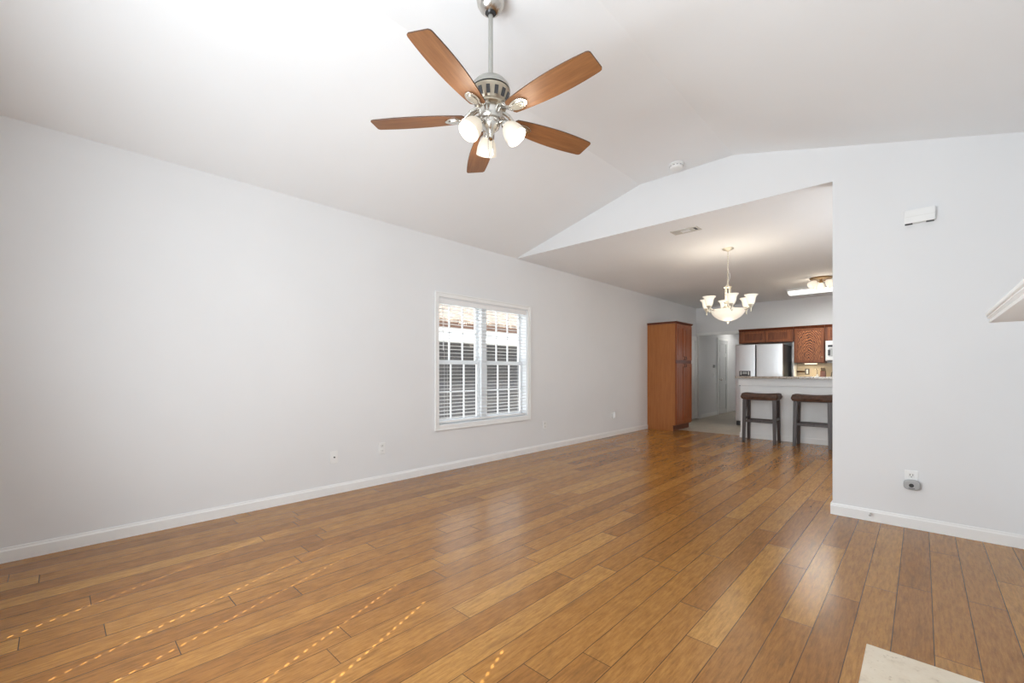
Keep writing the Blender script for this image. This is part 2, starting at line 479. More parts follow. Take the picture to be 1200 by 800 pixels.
def panel_leaf(mb, u0, u1, z0, z1, put, rows, st=0.1, t=0.02, field=None):
    """a panelled leaf; put(u,v,z) maps leaf coords (u across, v outwards) into the world"""
    def bx(a, b_, c, d, e, f):
        co = [put(u, v, z) for z in (e, f) for v in (c, d) for u in (a, b_)]
        v = [mb.bm.verts.new(p) for p in co]
        for q in ((0, 2, 3, 1), (4, 5, 7, 6), (0, 1, 5, 4), (2, 6, 7, 3), (0, 4, 6, 2), (1, 3, 7, 5)):
            mb.bm.faces.new([v[i] for i in q])
    bx(u0, u1, 0, t * 0.5, z0, z1)
    bx(u0, u0 + st, t * 0.5, t, z0, z1); bx(u1 - st, u1, t * 0.5, t, z0, z1)
    zs = [z0] + [z0 + (z1 - z0) * r for r in rows] + [z1]
    for i, z in enumerate(zs):
        a = z if i == 0 else z - st * 0.5; c = z if i == len(zs) - 1 else z + st * 0.5
        if i == 0: c = z + st
        if i == len(zs) - 1: a = z - st
        bx(u0 + st, u1 - st, t * 0.5, t, a, c)
    for i in range(len(zs) - 1):
        a = zs[i] + (st if i == 0 else st * 0.5); c = zs[i + 1] - (st if i == len(zs) - 2 else st * 0.5)
        k = min(0.025, (u1 - u0 - 2 * st) * 0.15)
        if field is None: bx(u0 + st + k, u1 - st - k, t * 0.5, t * 0.85, a + k, c - k)
        else:
            keep = mb; mb = field; bx(u0 + st + k * 0.6, u1 - st - k * 0.6, t * 0.5, t * 0.7, a + k * 0.6, c - k * 0.6); mb = keep


# door of the hall's left wall (its casing proud of the wall)
dr = thing('door_1', None, None, (0.05, 12.70, 0)); tag(dr, 'grey white panelled door on the left of the hall', kind='structure')
b = MB(); panel_leaf(b, 12.40, 13.12, 0.02, 2.03, lambda u, v, z: (0.055 + v, u, z), [0.42, 0.8], 0.1, 0.024); b.build('door_leaf', M['hall_door'], dr)
b = MB().box(0.05, 0.085, 12.34, 12.40, 0, 2.03).box(0.05, 0.085, 13.12, 13.19, 0, 2.03).box(0.05, 0.085, 12.34, 13.19, 2.03, 2.09)
b.build('door_casing', M['trim'], dr)
MB().lathe([(0, 0), (0.012, 0), (0.012, 0.03), (0.026, 0.035), (0.028, 0.055), (0.018, 0.07), (0, 0.072)], seg=16, mt=frame((0.079, 12.47, 0.95), (1, 0, 0))).build('door_knob', M['nickel'], dr)
# white panelled leaf folded open on the left wall behind the tall cabinet
dr = thing('door_2', None, None, (0.03, 10.5, 0)); tag(dr, 'white panelled door leaf folded open behind the tall cabinet', kind='structure')
b = MB(); panel_leaf(b, 10.18, 10.94, 0.02, 2.03, lambda u, v, z: (0.02 + v, u, z), [0.42, 0.8], 0.1, 0.03); b.build('door_leaf', M['trim'], dr)
MB().lathe([(0, 0), (0.012, 0), (0.012, 0.03), (0.026, 0.035), (0.028, 0.055), (0.018, 0.07), (0, 0.072)], seg=16, mt=frame((0.05, 10.25, 0.95), (1, 0, 0))).build('door_knob', M['nickel'], dr)

# ------------------------------------------------------------------ left window (window_1)
win = thing('window_1', None, None, (0, 3.855, wz0)); tag(win, 'white framed double window in the left wall', kind='structure')
b = MB()   # casing, mitred flat boards with a raised outer edge
o0, o1, p0, p1 = 3.018, 4.698, 0.482, 2.103
b.box(0, 0.016, o0, wy0 + 0.004, p0, p1).box(0, 0.016, wy1 - 0.004, o1, p0, p1)
b.box(0, 0.016, wy0 + 0.004, wy1 - 0.004, p0, wz0 + 0.004).box(0, 0.016, wy0 + 0.004, wy1 - 0.004, wz1 - 0.004, p1)
b.box(0.016, 0.024, o0, o0 + 0.014, p0 + 0.014, p1 - 0.014).box(0.016, 0.024, o1 - 0.014, o1, p0 + 0.014, p1 - 0.014).box(0.016, 0.024, o0, o1, p0, p0 + 0.014).box(0.016, 0.024, o0, o1, p1 - 0.014, p1)
b.build('window_casing', M['trim'], win, bevel=0.002)
gx = -0.115
b = MB()   # jamb lining, mullion
b.box(-T, 0, wy0, wy0 + 0.012, wz0, wz1).box(-T, 0, wy1 - 0.012, wy1, wz0, wz1).box(-T, 0, wy0, wy1, wz0, wz0 + 0.015).box(-T, 0, wy0, wy1, wz1 - 0.015, wz1)
b.box(-T, -0.05, 3.80, 3.885, wz0, wz1)
b.build('window_frame', M['vinyl'], win)
zmid = 1.285
for (a, c) in ((wy0 + 0.012, 3.80), (3.885, wy1 - 0.012)):
    for nm, (z0, z1), dx in (('upper_sash', (zmid - 0.02, wz1 - 0.015), -0.018), ('lower_sash', (wz0 + 0.015, zmid + 0.02), 0.012)):
        x0, x1 = gx + dx - 0.014, gx + dx + 0.014
        f = 0.045
        b = MB().box(x0, x1, a, a + f, z0, z1).box(x0, x1, c - f, c, z0, z1).box(x0, x1, a + f, c - f, z0, z0 + f).box(x0, x1, a + f, c - f, z1 - f, z1)
        sh = b.build(nm, M['vinyl'], win)
        b = MB(); iy0, iy1, iz0, iz1 = a + f, c - f, z0 + f, z1 - f
        for k in (1, 2):
            y = iy0 + (iy1 - iy0) * k / 3; b.box(x0 + 0.006, x1 - 0.004, y - 0.007, y + 0.007, iz0, iz1)
        zz = (iz0 + iz1) / 2; b.box(x0 + 0.006, x1 - 0.004, iy0, iy1, zz - 0.006, zz + 0.006)
        b.build('muntin_grid', M['vinyl'], sh)
        MB().quad((gx + dx, iy0, iz0), (gx + dx, iy1, iz0), (gx + dx, iy1, iz1), (gx + dx, iy0, iz1)).build('pane', M['pane'], sh)
# blind hung inside the window
bl = thing('window_blind', 'white slatted blind with open slats hung in the left wall window', 'blind', (-0.04, 3.855, wz0 + 0.02))
by0, by1 = wy0 + 0.02, wy1 - 0.02
bx = -0.035
MB().box(bx - 0.022, bx + 0.022, by0, by1, wz1 - 0.062, wz1 - 0.017).build('head_rail', M['blind'], bl, bevel=0.003)
MB().box(bx + 0.023, bx + 0.030, by0 - 0.003, by1 + 0.003, wz1 - 0.075, wz1 - 0.016).build('valance', M['blind'], bl, bevel=0.002)
b = MB(); z = wz1 - 0.095
tl = R(0.5)
while z > wz0 + 0.075:
    for s in (0,):
        dx, dz = 0.025 * math.cos(tl), 0.025 * math.sin(tl)
        b.prism([(bx - dx, z + dz), (bx + dx, z - dz), (bx + dx, z - dz + 0.003), (bx - dx, z + dz + 0.003)], 'y', by0, by1)
    z -= 0.0432
b.build('slat_stack', M['blind'], bl)
MB().box(bx - 0.025, bx + 0.025, by0, by1, wz0 + 0.03, wz0 + 0.048).build('bottom_rail', M['blind'], bl, bevel=0.003)
for y in (by0 + 0.12, 3.855, by1 - 0.12):
    b = MB()
    for dx in (-0.027, 0.027): b.tube([(bx + dx, y, wz1 - 0.06), (bx + dx, y, wz0 + 0.04)], 0.0012, 6)
    b.build('ladder_cord', M['cord'], bl)
MB().tube([(bx + 0.034, by0 + 0.05, wz1 - 0.08), (bx + 0.034, by0 + 0.055, 1.42)], 0.004, 8).build('tilt_wand', M['cord'], bl)

# ------------------------------------------------------------------ back windows with closed blinds; the sun comes through the cord holes of the slats
cols = [(1.391, 1.960), (2.216, 2.777), (3.039, 3.598)]
for n, ((x0, x1), cc) in enumerate(zip(bw, cols)):
    wb = thing('window_%d' % (n + 2), None, None, ((x0 + x1) / 2, YB, bz0)); tag(wb, kind='structure')
    f = 0.02
    MB().box(x0, x0 + f, YB - 0.06, YB - 0.03, bz0, bz1).box(x1 - f, x1, YB - 0.06, YB - 0.03, bz0, bz1).box(x0 + f, x1 - f, YB - 0.06, YB - 0.03, bz0, bz0 + f).box(x0 + f, x1 - f, YB - 0.06, YB - 0.03, bz1 - f + 0.02, bz1).build('window_frame', M['vinyl'], wb)
    MB().quad((x0 + f, YB - 0.045, bz0 + f), (x1 - f, YB - 0.045, bz0 + f), (x1 - f, YB - 0.045, bz1 - 0.03), (x0 + f, YB - 0.045, bz1 - 0.03)).build('pane', M['pane'], wb)
    b = MB(); pz = 0.043; z = 2.0335; hw, hh = 0.0052, 0.0125
    yb = YB + 0.006
    edges = [x0 - 0.02] + [q for c in cc for q in (c - hw, c + hw)] + [x1 + 0.02]
    while z > bz0:
        zb = z - pz
        zt_, zm0, zm1 = z, zb + pz / 2 + hh, zb + pz / 2 - hh
        def yy(q): return yb + 0.010 * (z - q) / pz
        def strip(a, c, za, zc): b.quad((a, yy(za), za), (c, yy(za), za), (c, yy(zc), zc), (a, yy(zc), zc))
        strip(edges[0], edges[-1], zt_, zm0); strip(edges[0], edges[-1], zm1, zb)
        for i in (0, 2, 4): strip(edges[i], edges[i + 1], zm0, zm1)
        b.quad((edges[0], yb + 0.010, zb), (edges[-1], yb + 0.010, zb), (edges[-1], yb, zb), (edges[0], yb, zb))
        z = zb
    b.box(x0 - 0.02, x1 + 0.02, yb - 0.004, yb + 0.03, 2.0335, bz1 + 0.05)
    b.build('closed_blind', M['blind'], wb, fix=False)

wb = thing('window_5', None, None, (XR, 5.35, 0.65)); tag(wb, kind='structure')  # unseen window, added to go with the dining fill lamp
b = MB().box(XR - 0.016, XR, 4.64, 4.705, 0.59, 2.16).box(XR - 0.016, XR, 5.995, 6.06, 0.59, 2.16).box(XR - 0.016, XR, 4.705, 5.995, 0.59, 0.655).box(XR - 0.016, XR, 4.705, 5.995, 2.095, 2.16)
b.build('window_casing', M['trim'], wb)
b = MB().box(XR + 0.05, XR + 0.09, 4.7, 4.75, 0.65, 2.1).box(XR + 0.05, XR + 0.09, 5.95, 6.0, 0.65, 2.1).box(XR + 0.05, XR + 0.09, 4.75, 5.95, 0.65, 0.7).box(XR + 0.05, XR + 0.09, 4.75, 5.95, 2.05, 2.1).box(XR + 0.05, XR + 0.09, 5.32, 5.38, 0.7, 2.05).box(XR + 0.05, XR + 0.09, 4.75, 5.95, 1.36, 1.40)
b.build('window_frame', M['vinyl'], wb)
MB().quad((XR + 0.07, 4.75, 0.7), (XR + 0.07, 5.95, 0.7), (XR + 0.07, 5.95, 2.05), (XR + 0.07, 4.75, 2.05)).build('pane', M['pane'], wb)

# ------------------------------------------------------------------ outside the left window
struct(MB().box(-30, -T - 0.01, -14, 34, -0.45, -0.35).build('ground_outside', M['lawn']), 'pale sunlit ground outside the window')
hs = thing('house', 'neighbouring house with grey siding and brown roof beyond the window', 'house', (-5.6, 6.0, -0.35))
MB().box(-9, -5.4, 0.5, 18, -0.35, 2.02).build('wall', M['siding'], hs)
MB().box(-5.4, -4.98, 0.3, 18.2, 1.99, 2.02).build('soffit', M['trim'], hs)
MB().box(-5.03, -4.97, 0.3, 18.2, 1.99, 2.34).build('fascia', M['trim'], hs)
MB().box(-5.03, -4.90, 0.3, 18.2, 2.34, 2.47).build('gutter', M['blade_edge'], hs)
b = MB().prism([(-4.9, 2.47), (-9.2, 3.95), (-9.2, 4.05), (-4.9, 2.56)], 'y', 0.2, 18.3); b.build('roof', M['shingle'], hs)
b = MB().box(-5.41, -5.37, 5.2, 6.4, 0.3, 1.6); wo = b.build('window', M['trim'], hs); MB().box(-5.369, -5.36, 5.28, 6.32, 0.38, 1.52).build('pane', M['dark_plastic'], wo)

# ================================================================== KITCHEN
# tall pantry cabinet
px0, px1, py0, py1, pt = 0.0, 0.6, 8.36, 9.17, 2.15
pn = thing('tall_cabinet', 'tall honey maple pantry cabinet standing against the left wall', 'cabinet', (0.3, 8.765, 0))
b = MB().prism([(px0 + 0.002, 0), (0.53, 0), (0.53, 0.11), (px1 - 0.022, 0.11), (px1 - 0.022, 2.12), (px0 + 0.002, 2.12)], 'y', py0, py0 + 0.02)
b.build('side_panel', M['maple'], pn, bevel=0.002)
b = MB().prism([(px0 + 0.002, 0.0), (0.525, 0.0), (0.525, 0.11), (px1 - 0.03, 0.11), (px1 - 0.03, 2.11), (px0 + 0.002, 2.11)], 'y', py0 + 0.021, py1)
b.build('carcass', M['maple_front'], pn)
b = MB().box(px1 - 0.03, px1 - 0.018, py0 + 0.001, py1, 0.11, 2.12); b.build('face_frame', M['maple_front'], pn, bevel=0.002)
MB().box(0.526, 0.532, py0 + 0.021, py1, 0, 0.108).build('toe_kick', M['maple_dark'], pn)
b = MB().prism([(px0 + 0.002, 2.12), (px1 - 0.018, 2.12), (px1 + 0.005, 2.135), (px1 + 0.02, 2.158), (px0 + 0.002, 2.158)], 'y', py0 - 0.012, py1 + 0.01); b.build('crown_moulding', M['maple_dark'], pn)
ym = (py0 + py1) / 2
for (u0, u1, hy) in ((py0 + 0.02, ym - 0.004, ym - 0.035), (ym + 0.004, py1 - 0.02, ym + 0.035)):
    for (z0, z1, kz, nm) in ((1.40, 2.10, 1.44, 'u'), (0.13, 1.33, 1.29, 'l')):
        b = MB(); panel_leaf(b, u0, u1, z0, z1, lambda u, v, z: (px1 - 0.018 + v, u, z), [], 0.06, 0.02)
        d = b.build('door', M['maple_front'], pn, bevel=0.002)
        b = MB().tube([(px1 + 0.002, hy, kz - 0.03), (px1 + 0.028, hy, kz - 0.028), (px1 + 0.028, hy, kz + 0.028), (px1 + 0.002, hy, kz + 0.03)], 0.0055, 8)
        b.build('pull_handle', M['black_metal'], d)
MB().box(px1 - 0.018, px1 - 0.008, py0 + 0.02, py1 - 0.02, 1.325, 1.405).build('middle_rail', M['maple_dark'], pn)

# breakfast bar top
bar = MB().box(1.715, XR, 8.20, 8.70, 1.0525, 1.088)
tag(bar.build('bar_counter', M['granite'], bevel=0.006), 'speckled granite bar top on the white half wall', 'countertop')

# fridge
fx0, fx1, fy0, fy1, fh = 1.155, 2.045, 10.14, 10.94, 1.745
fr = thing('refrigerator', 'stainless side-by-side refrigerator under the short wall cabinets', 'refrigerator', ((fx0 + fx1) / 2, 10.5, 0))
MB().box(fx0 + 0.005, fx1 - 0.005, fy0 + 0.07, fy1, 0.02, fh - 0.02).build('body', M['fridge_side'], fr, bevel=0.006)
MB().box(fx0 + 0.01, fx1 - 0.01, fy0 + 0.05, fy0 + 0.07, 0.01, 0.10).build('toe_grille', M['dark_plastic'], fr)
fs = 1.55


def convex(x0, x1, z0, z1, bulge=0.006):
    """door with a slightly bowed front, rounded over at the top edge"""
    pts = [(x1, fy0 + 0.064), (x0, fy0 + 0.064)]
    n = 10
    for i in range(n + 1):
        t = i / n; pts.append((x0 + (x1 - x0) * t, fy0 + bulge * (2 * t - 1) ** 2))
    return MB().prism(pts, 'z', z0, z1)


d1 = convex(fx0, fs - 0.009, 0.11, fh).build('freezer_door', M['steel'], fr, bevel=0.012, seg=3)
d2 = convex(fs + 0.009, fx1, 0.11, fh).build('fridge_door', M['steel'], fr, bevel=0.012, seg=3)
b = MB().box(1.235, 1.455, fy0 - 0.004, fy0 + 0.02, 0.86, 1.185); dp = b.build('water_dispenser', M['dark_plastic'], d1, bevel=0.006)
MB().box(1.30, 1.39, fy0 - 0.0065, fy0 - 0.003, 1.115, 1.165).build('control_panel', M['grey_plastic'], dp)
for x in (1.262, 1.41): MB().box(x, x + 0.018, fy0 - 0.0065, fy0 - 0.003, 1.10, 1.17).build('button_strip', M['plate'], dp)
for x, d in ((fs - 0.04, d1), (fs + 0.04, d2)):
    b = MB().tube([(x, fy0 + 0.01, 0.42), (x, fy0 - 0.035, 0.45), (x, fy0 - 0.035, 1.0), (x, fy0 + 0.01, 1.03)], 0.011, 10)
    b.build('door_handle', M['steel'], d)

# wall cabinets


def wall_cab(label, x0, x1, z0, z1, y0, splits, crown=True, panel='oak', hside=None):
    c = thing('wall_cabinet', label, 'cabinet', ((x0 + x1) / 2, YE, z0), 'oak wall cabinets')
    MB().box(x0, x1, y0 + 0.02, YE, z0, z1).build('body', M['oak'], c)
    xs = [x0 + (x1 - x0) * k for k in splits]
    for i in range(len(xs) - 1):
        g = 0.012
        b = MB(); fb = MB(); panel_leaf(b, xs[i] + g, xs[i + 1] - g, z0 + 0.015, z1 - 0.03, lambda u, v, z: (u, y0 + 0.02 - v, z), [], 0.032, 0.026, fb)
        d = b.build('door', M['oak_frame'], c, bevel=0.003)
        fb.build('door_panel', M['oak_dark'] if panel == 'oak' else M[panel], d, bevel=0.004)
        if hside:
            hx = xs[i + 1] - g - 0.025
            MB().lathe([(0, 0), (0.006, 0), (0.006, 0.012), (0.014, 0.018), (0.014, 0.026), (0, 0.03)], seg=12, mt=frame((hx, y0, z0 + 0.12), (0, -1, 0))).build('knob', M['brass'], d)
    b = MB().prism([(y0 + 0.02, z1 - 0.02), (y0 + 0.005, z1 - 0.02), (y0 - 0.02, z1 + 0.03), (YE, z1 + 0.03), (YE, z1 - 0.0199)][:4] + [(YE, z1), (y0 + 0.02, z1)], 'x', x0, x1)
    b.build('crown_moulding', M['maple_dark'], c)
    return c


cy = 10.67
wall_cab('short two-door oak wall cabinet above the refrigerator', 1.075, 2.135, 1.80, 2.085, cy, [0.06, 0.5, 0.96])
wall_cab('square single-door oak wall cabinet with bold figured grain, right of the refrigerator', 2.14, 2.665, 1.345, 2.085, cy, [0, 1], panel='oak_panel', hside=True)
wall_cab('short oak wall cabinet above the microwave', 2.67, 3.43, 1.79, 2.085, cy, [0.05, 0.5, 0.97])
# microwave
mw = thing('microwave', 'white microwave mounted under the short cabinet at the kitchen wall', 'microwave', (3.05, 10.6, 1.38))
MB().box(2.69, 3.42, 10.60, 10.99, 1.385, 1.785).build('body', M['appliance_white'], mw, bevel=0.004)
d = MB().box(2.70, 3.20, 10.575, 10.60, 1.40, 1.77).build('door', M['appliance_white'], mw, bevel=0.006)
MB().box(2.745, 3.09, 10.571, 10.576, 1.47, 1.635).build('door_window', M['grey_plastic'], d)
MB().box(2.735, 2.775, 10.570, 10.5755, 1.49, 1.60).build('window_edge', M['dark_plastic'], d)
MB().box(2.735, 3.10, 10.571, 10.576, 1.655, 1.70).build('vent_slot', M['dark_plastic'], d)
MB().box(3.215, 3.41, 10.59, 10.601, 1.42, 1.76).build('control_panel', M['dark_plastic'], mw)
MB().tube([(3.16, 10.58, 1.45), (3.16, 10.545, 1.47), (3.16, 10.545, 1.70), (3.16, 10.58, 1.72)], 0.009, 8).build('handle', M['appliance_white'], d)
# base cabinets, counter and backsplash on the end wall
bc = thing('base_cabinet', 'oak base cabinet under the counter right of the refrigerator', 'cabinet', (3.3, 10.7, 0))
MB().box(2.10, XR - 0.03, 10.42, YE - 0.03, 0.1, 0.88).build('body', M['oak'], bc); MB().box(2.10, XR - 0.03, 10.49, YE - 0.03, 0, 0.1).build('toe_kick', M['maple_dark'], bc)
for i in range(5):
    b = MB(); panel_leaf(b, 2.12 + i * 0.5, 2.60 + i * 0.5, 0.12, 0.86, lambda u, v, z: (u, 10.42 - v, z), [], 0.06, 0.02); b.build('door', M['oak'], bc)
tag(MB().box(2.095, XR, 10.385, YE, 0.88, 0.918).build('countertop', M['granite'], bevel=0.005), 'granite counter along the kitchen end wall behind the bar', 'countertop')
struct(MB().box(2.14, XR, YE - 0.012, YE, 0.918, 1.345).build('trim_3', M['backsplash']), 'beige backsplash under the wall cabinets')
struct(MB().box(2.112, 2.138, 10.70, YE, 0.918, 1.80).build('trim_4', M['wall']), 'narrow painted end panel beside the refrigerator')
uc = thing('under_cabinet_light', 'lit strip light under the square oak wall cabinet', 'light', (2.42, 10.8, 1.32))
MB().box(2.31, 2.54, 10.72, 10.80, 1.335, 1.3445).build('housing', M['plate'], uc)
MB().box(2.32, 2.53, 10.725, 10.795, 1.324, 1.335).build('lens', M['strip'], uc, bevel=0.004)
lamp('under_cabinet_lamp', 'AREA', (2.42, 10.76, 1.316), 1.9, (1.0, 0.85, 0.6), (0, 0, 0), 0.32, 0.06)
# things on the counter
ol = thing('wall_outlet', 'dark framed outlet on the beige backsplash', 'outlet', (2.325, YE - 0.012, 1.17))
MB().box(2.285, 2.365, YE - 0.018, YE - 0.012, 1.105, 1.235).build('cover_plate', M['slate_plastic'], ol, bevel=0.002)
MB().box(2.308, 2.342, YE - 0.022, YE - 0.018, 1.125, 1.215).build('receptacle', M['plate'], ol, bevel=0.003)
kb = thing('knife_block', 'dark wooden knife block on the counter below the microwave edge', 'knife block', (2.62, 10.75, 0.918))
MB().prism([(10.68, 0.9185), (10.84, 0.9185), (10.88, 1.13), (10.80, 1.19)], 'x', 2.58, 2.67).build('block', M['maple_dark'], kb, bevel=0.004)
for i in range(3):
    MB().tube([(2.60 + i * 0.025, 10.82, 1.155), (2.60 + i * 0.025, 10.775, 1.245)], 0.009, 8).build('knife_handle', M['bronze_bottle'], kb)
bt = thing('soap_bottle', 'slim pump bottle on the counter left of the knife block', 'bottle', (2.53, 10.78, 0.918))
MB().lathe([(0, 0), (0.03, 0), (0.032, 0.02), (0.032, 0.15), (0.014, 0.18), (0.014, 0.2), (0, 0.2)], (2.53, 10.78, 0.9185), 20).build('body', M['plate_dim'], bt)
MB().tube([(2.53, 10.78, 1.115), (2.53, 10.78, 1.215), (2.50, 10.76, 1.215)], 0.006, 8).build('pump', M['nickel'], bt)
pr = thing('paper_towel_holder', 'dark horizontal holder bar on the backsplash near the refrigerator', 'holder', (2.2, 10.97, 1.16))
MB().tube([(2.15, 10.93, 1.17), (2.29, 10.93, 1.17)], 0.016, 10).build('bar', M['bronze_bottle'], pr)
for x in (2.155, 2.275): MB().box(x, x + 0.01, 10.92, YE - 0.012, 1.16, 1.18).build('bracket', M['bronze_bottle'], pr)
kt = thing('kettle', 'white kettle with dark lid on the counter beneath the microwave', 'kettle', (2.85, 10.72, 0.918))
MB().lathe([(0, 0), (0.09, 0), (0.1, 0.02), (0.1, 0.08), (0.075, 0.15), (0.06, 0.17), (0, 0.17)], (2.85, 10.72, 0.9185), 28).build('body', M['appliance_white'], kt)
MB().lathe([(0.058, 0.171), (0.05, 0.19), (0.018, 0.205), (0.018, 0.225), (0, 0.23)], (2.85, 10.72, 0.9185), 24).build('lid', M['dark_plastic'], kt)
MB().tube([(2.77, 10.72, 1.06), (2.78, 10.72, 1.15), (2.85, 10.72, 1.19), (2.92, 10.72, 1.15), (2.93, 10.72, 1.06)], 0.008, 8).build('handle', M['dark_plastic'], kt)
MB().tube([(2.76, 10.70, 0.99), (2.71, 10.68, 1.06)], [0.02, 0.012], 10).build('spout', M['appliance_white'], kt)

# ------------------------------------------------------------------ bar stools


def copy_tree(o, parent=None):
    c = o.copy(); COL.objects.link(c)
    if parent: c.parent = parent
    for ch in list(o.children): copy_tree(ch, c)
    return c


def make_stool(cx, cyy, label):
    s = thing('bar_stool', label, 'stool', (cx, cyy, 0), 'bar stools at the breakfast bar')
    W, D, zs, zt = 0.275, 0.165, 0.700, 0.822
    # saddle seat: grid surface, raised at both ends
    b = MB(); nx, ny = 40, 20
    def ring(u, v):
        a = 2 * u - 1; c = 2 * v - 1
        ex = math.copysign(abs(a) ** 1.0, a); ey = c
        e = max(0.0, 1 - abs(a) ** 12) ** 0.25 * max(0.0, 1 - abs(c) ** 8) ** 0.25
        top = zt - 0.018 + 0.020 * a * a - 0.006 * c * c
        return ex * W, ey * D, top, e
    vt, vb = {}, {}
    mid = (zs + zt) / 2 - 0.01
    for i in range(nx + 1):
        for j in range(ny + 1):
            X, Y, tz, e = ring(i / nx, j / ny)
            vt[i, j] = b.bm.verts.new((cx + X, cyy + Y, mid + (tz - mid) * e))
            if i in (0, nx) or j in (0, ny): vb[i, j] = vt[i, j]
            else: vb[i, j] = b.bm.verts.new((cx + X, cyy + Y, mid - (mid - zs) * e))
    for i in range(nx):
        for j in range(ny):
            b.bm.faces.new((vt[i, j], vt[i + 1, j], vt[i + 1, j + 1], vt[i, j + 1])).smooth = True
            b.bm.faces.new((vb[i, j], vb[i, j + 1], vb[i + 1, j + 1], vb[i + 1, j])).smooth = True
    seat = b.build('seat', M['leather'], s)
    b = MB().box(cx - W + 0.03, cx + W - 0.03, cyy - D + 0.03, cyy + D - 0.03, zs - 0.006, zs + 0.03); b.build('seat_frame', M['stool_wood'], s)
    t = 0.025
    def leg(sx, sy):
        x0, y0 = cx + sx * (W - 0.056), cyy + sy * (D - 0.05)
        x1, y1 = cx + sx * (W - 0.046), cyy + sy * (D - 0.012)
        m = MB(); tp = [m.bm.verts.new((x0 + a * t * 1.1, y0 + c * t * 1.1, zs + 0.005)) for a, c in ((-1, -1), (1, -1), (1, 1), (-1, 1))]
        bt = [m.bm.verts.new((x1 + a * t * 0.85, y1 + c * t * 0.85, 0.0)) for a, c in ((-1, -1), (1, -1), (1, 1), (-1, 1))]
        m.bm.faces.new(tp); m.bm.faces.new(bt[::-1])
        for k in range(4): m.bm.faces.new((tp[k], bt[k], bt[(k + 1) % 4], tp[(k + 1) % 4]))
        return m
    for sx in (-1, 1):
        for sy in (-1, 1): leg(sx, sy).build('leg', M['stool_wood'], s, bevel=0.003)
    zf = 0.345
    for sy in (-1, 1):
        y = cyy + sy * (D - 0.02)
        MB().box(cx - W + 0.05, cx + W - 0.05, y - 0.011, y + 0.011, zf - 0.02, zf + 0.02).build('stretcher', M['stool_wood'], s, bevel=0.002)
    for sx in (-1, 1):
        x = cx + sx * (W - 0.041)
        MB().box(x - 0.011, x + 0.011, cyy - D + 0.03, cyy + D - 0.03, zf + 0.02, zf + 0.06).build('stretcher', M['stool_wood'], s, bevel=0.002)
    return s


st = make_stool(2.135, 8.15, 'dark bar stool with brown saddle seat, standing nearer the refrigerator and hall')
s2 = copy_tree(st); s2.location.x = 2.865; s2.location.y = 8.15
s2['label'] = 'dark bar stool with brown saddle seat, standing beside the white wall edge'

# ================================================================== LIVING ROOM FITTINGS
# ------------------------------------------------------------------ ceiling fan
FX, FY = 2.378, 1.64
fan = thing('ceiling_fan', 'brushed nickel ceiling fan with five wooden blades and three lit glass shades', 'ceiling fan', (FX, FY, ZT))
MB().lathe([(0.076, 0), (0.077, -0.02), (0.072, -0.045), (0.058, -0.068), (0.040, -0.084), (0.030, -0.088), (0.026, -0.080), (0, -0.080)], (FX, FY, ZT), 40).build('canopy', M['nickel'], fan)
MB().lathe([(0, -0.07), (0.024, -0.074), (0.027, -0.086), (0.020, -0.097), (0.012, -0.10), (0, -0.10)], (FX, FY, ZT), 24).build('hanger_ball', M['black_metal'], fan)
MB().lathe([(0.0, 3.13), (0.0125, 3.13), (0.0125, 2.79), (0, 2.79)], (FX, FY, 0), 20).build('downrod', M['nickel_rod'], fan)
MB().lathe([(0.0, 2.800), (0.018, 2.800), (0.020, 2.774), (0.050, 2.768), (0.082, 2.752), (0.102, 2.728), (0.107, 2.706), (0.0, 2.706)], (FX, FY, 0), 48).build('motor_cover', M['nickel_rod'], fan)
MB().lathe([(0.0, 2.707), (0.100, 2.707), (0.100, 2.697), (0.0, 2.697)], (FX, FY, 0), 48).build('motor_band', M['black_metal'], fan)
hou = MB().lathe([(0, 2.698), (0.107, 2.698), (0.105, 2.684), (0.092, 2.650), (0.082, 2.630), (0.086, 2.624), (0.086, 2.614), (0.07, 2.608), (0, 2.608)], (FX, FY, 0), 48).build('motor_housing', M['nickel_dark'], fan)
b = MB()
for k in range(14):
    a = 2 * math.pi * k / 14
    mt = Matrix.Translation((FX, FY, 2.660)) @ Matrix.Rotation(a, 4, 'Z') @ Matrix.Translation((0.0965, 0, 0)) @ Matrix.Rotation(R(22), 4, 'Y')
    b.box(-0.003, 0.0035, -0.010, 0.010, -0.020, 0.020, mt)
b.build('vent_slots', M['dark_plastic'], hou)
MB().lathe([(0, 2.612), (0.062, 2.612), (0.066, 2.60), (0.066, 2.555), (0.058, 2.545), (0, 2.545)], (FX, FY, 0), 40).build('switch_housing', M['nickel'], fan)
ZB = 2.560
PH0 = 1.5


def blade_outline():
    pts = []
    r0, r1 = 0.150, 0.664
    up = []
    for i in range(25):
        t = i / 24
        wv = 0.047 + 0.026 * math.sin(math.pi * min(1.0, t / 1.25)) ** 0.9
        up.append((r0 + (r1 - 0.018 - r0) * t, wv))
    # end: straight cut with small round corners
    we = up[-1][1]
    up += [(r1 - 0.008, we - 0.004), (r1 - 0.002, we - 0.014)]
    root = [(r0 - 0.010, 0.034)]
    half = root + up
    return [(x, y) for x, y in half] + [(x, -y) for x, y in reversed(half)]


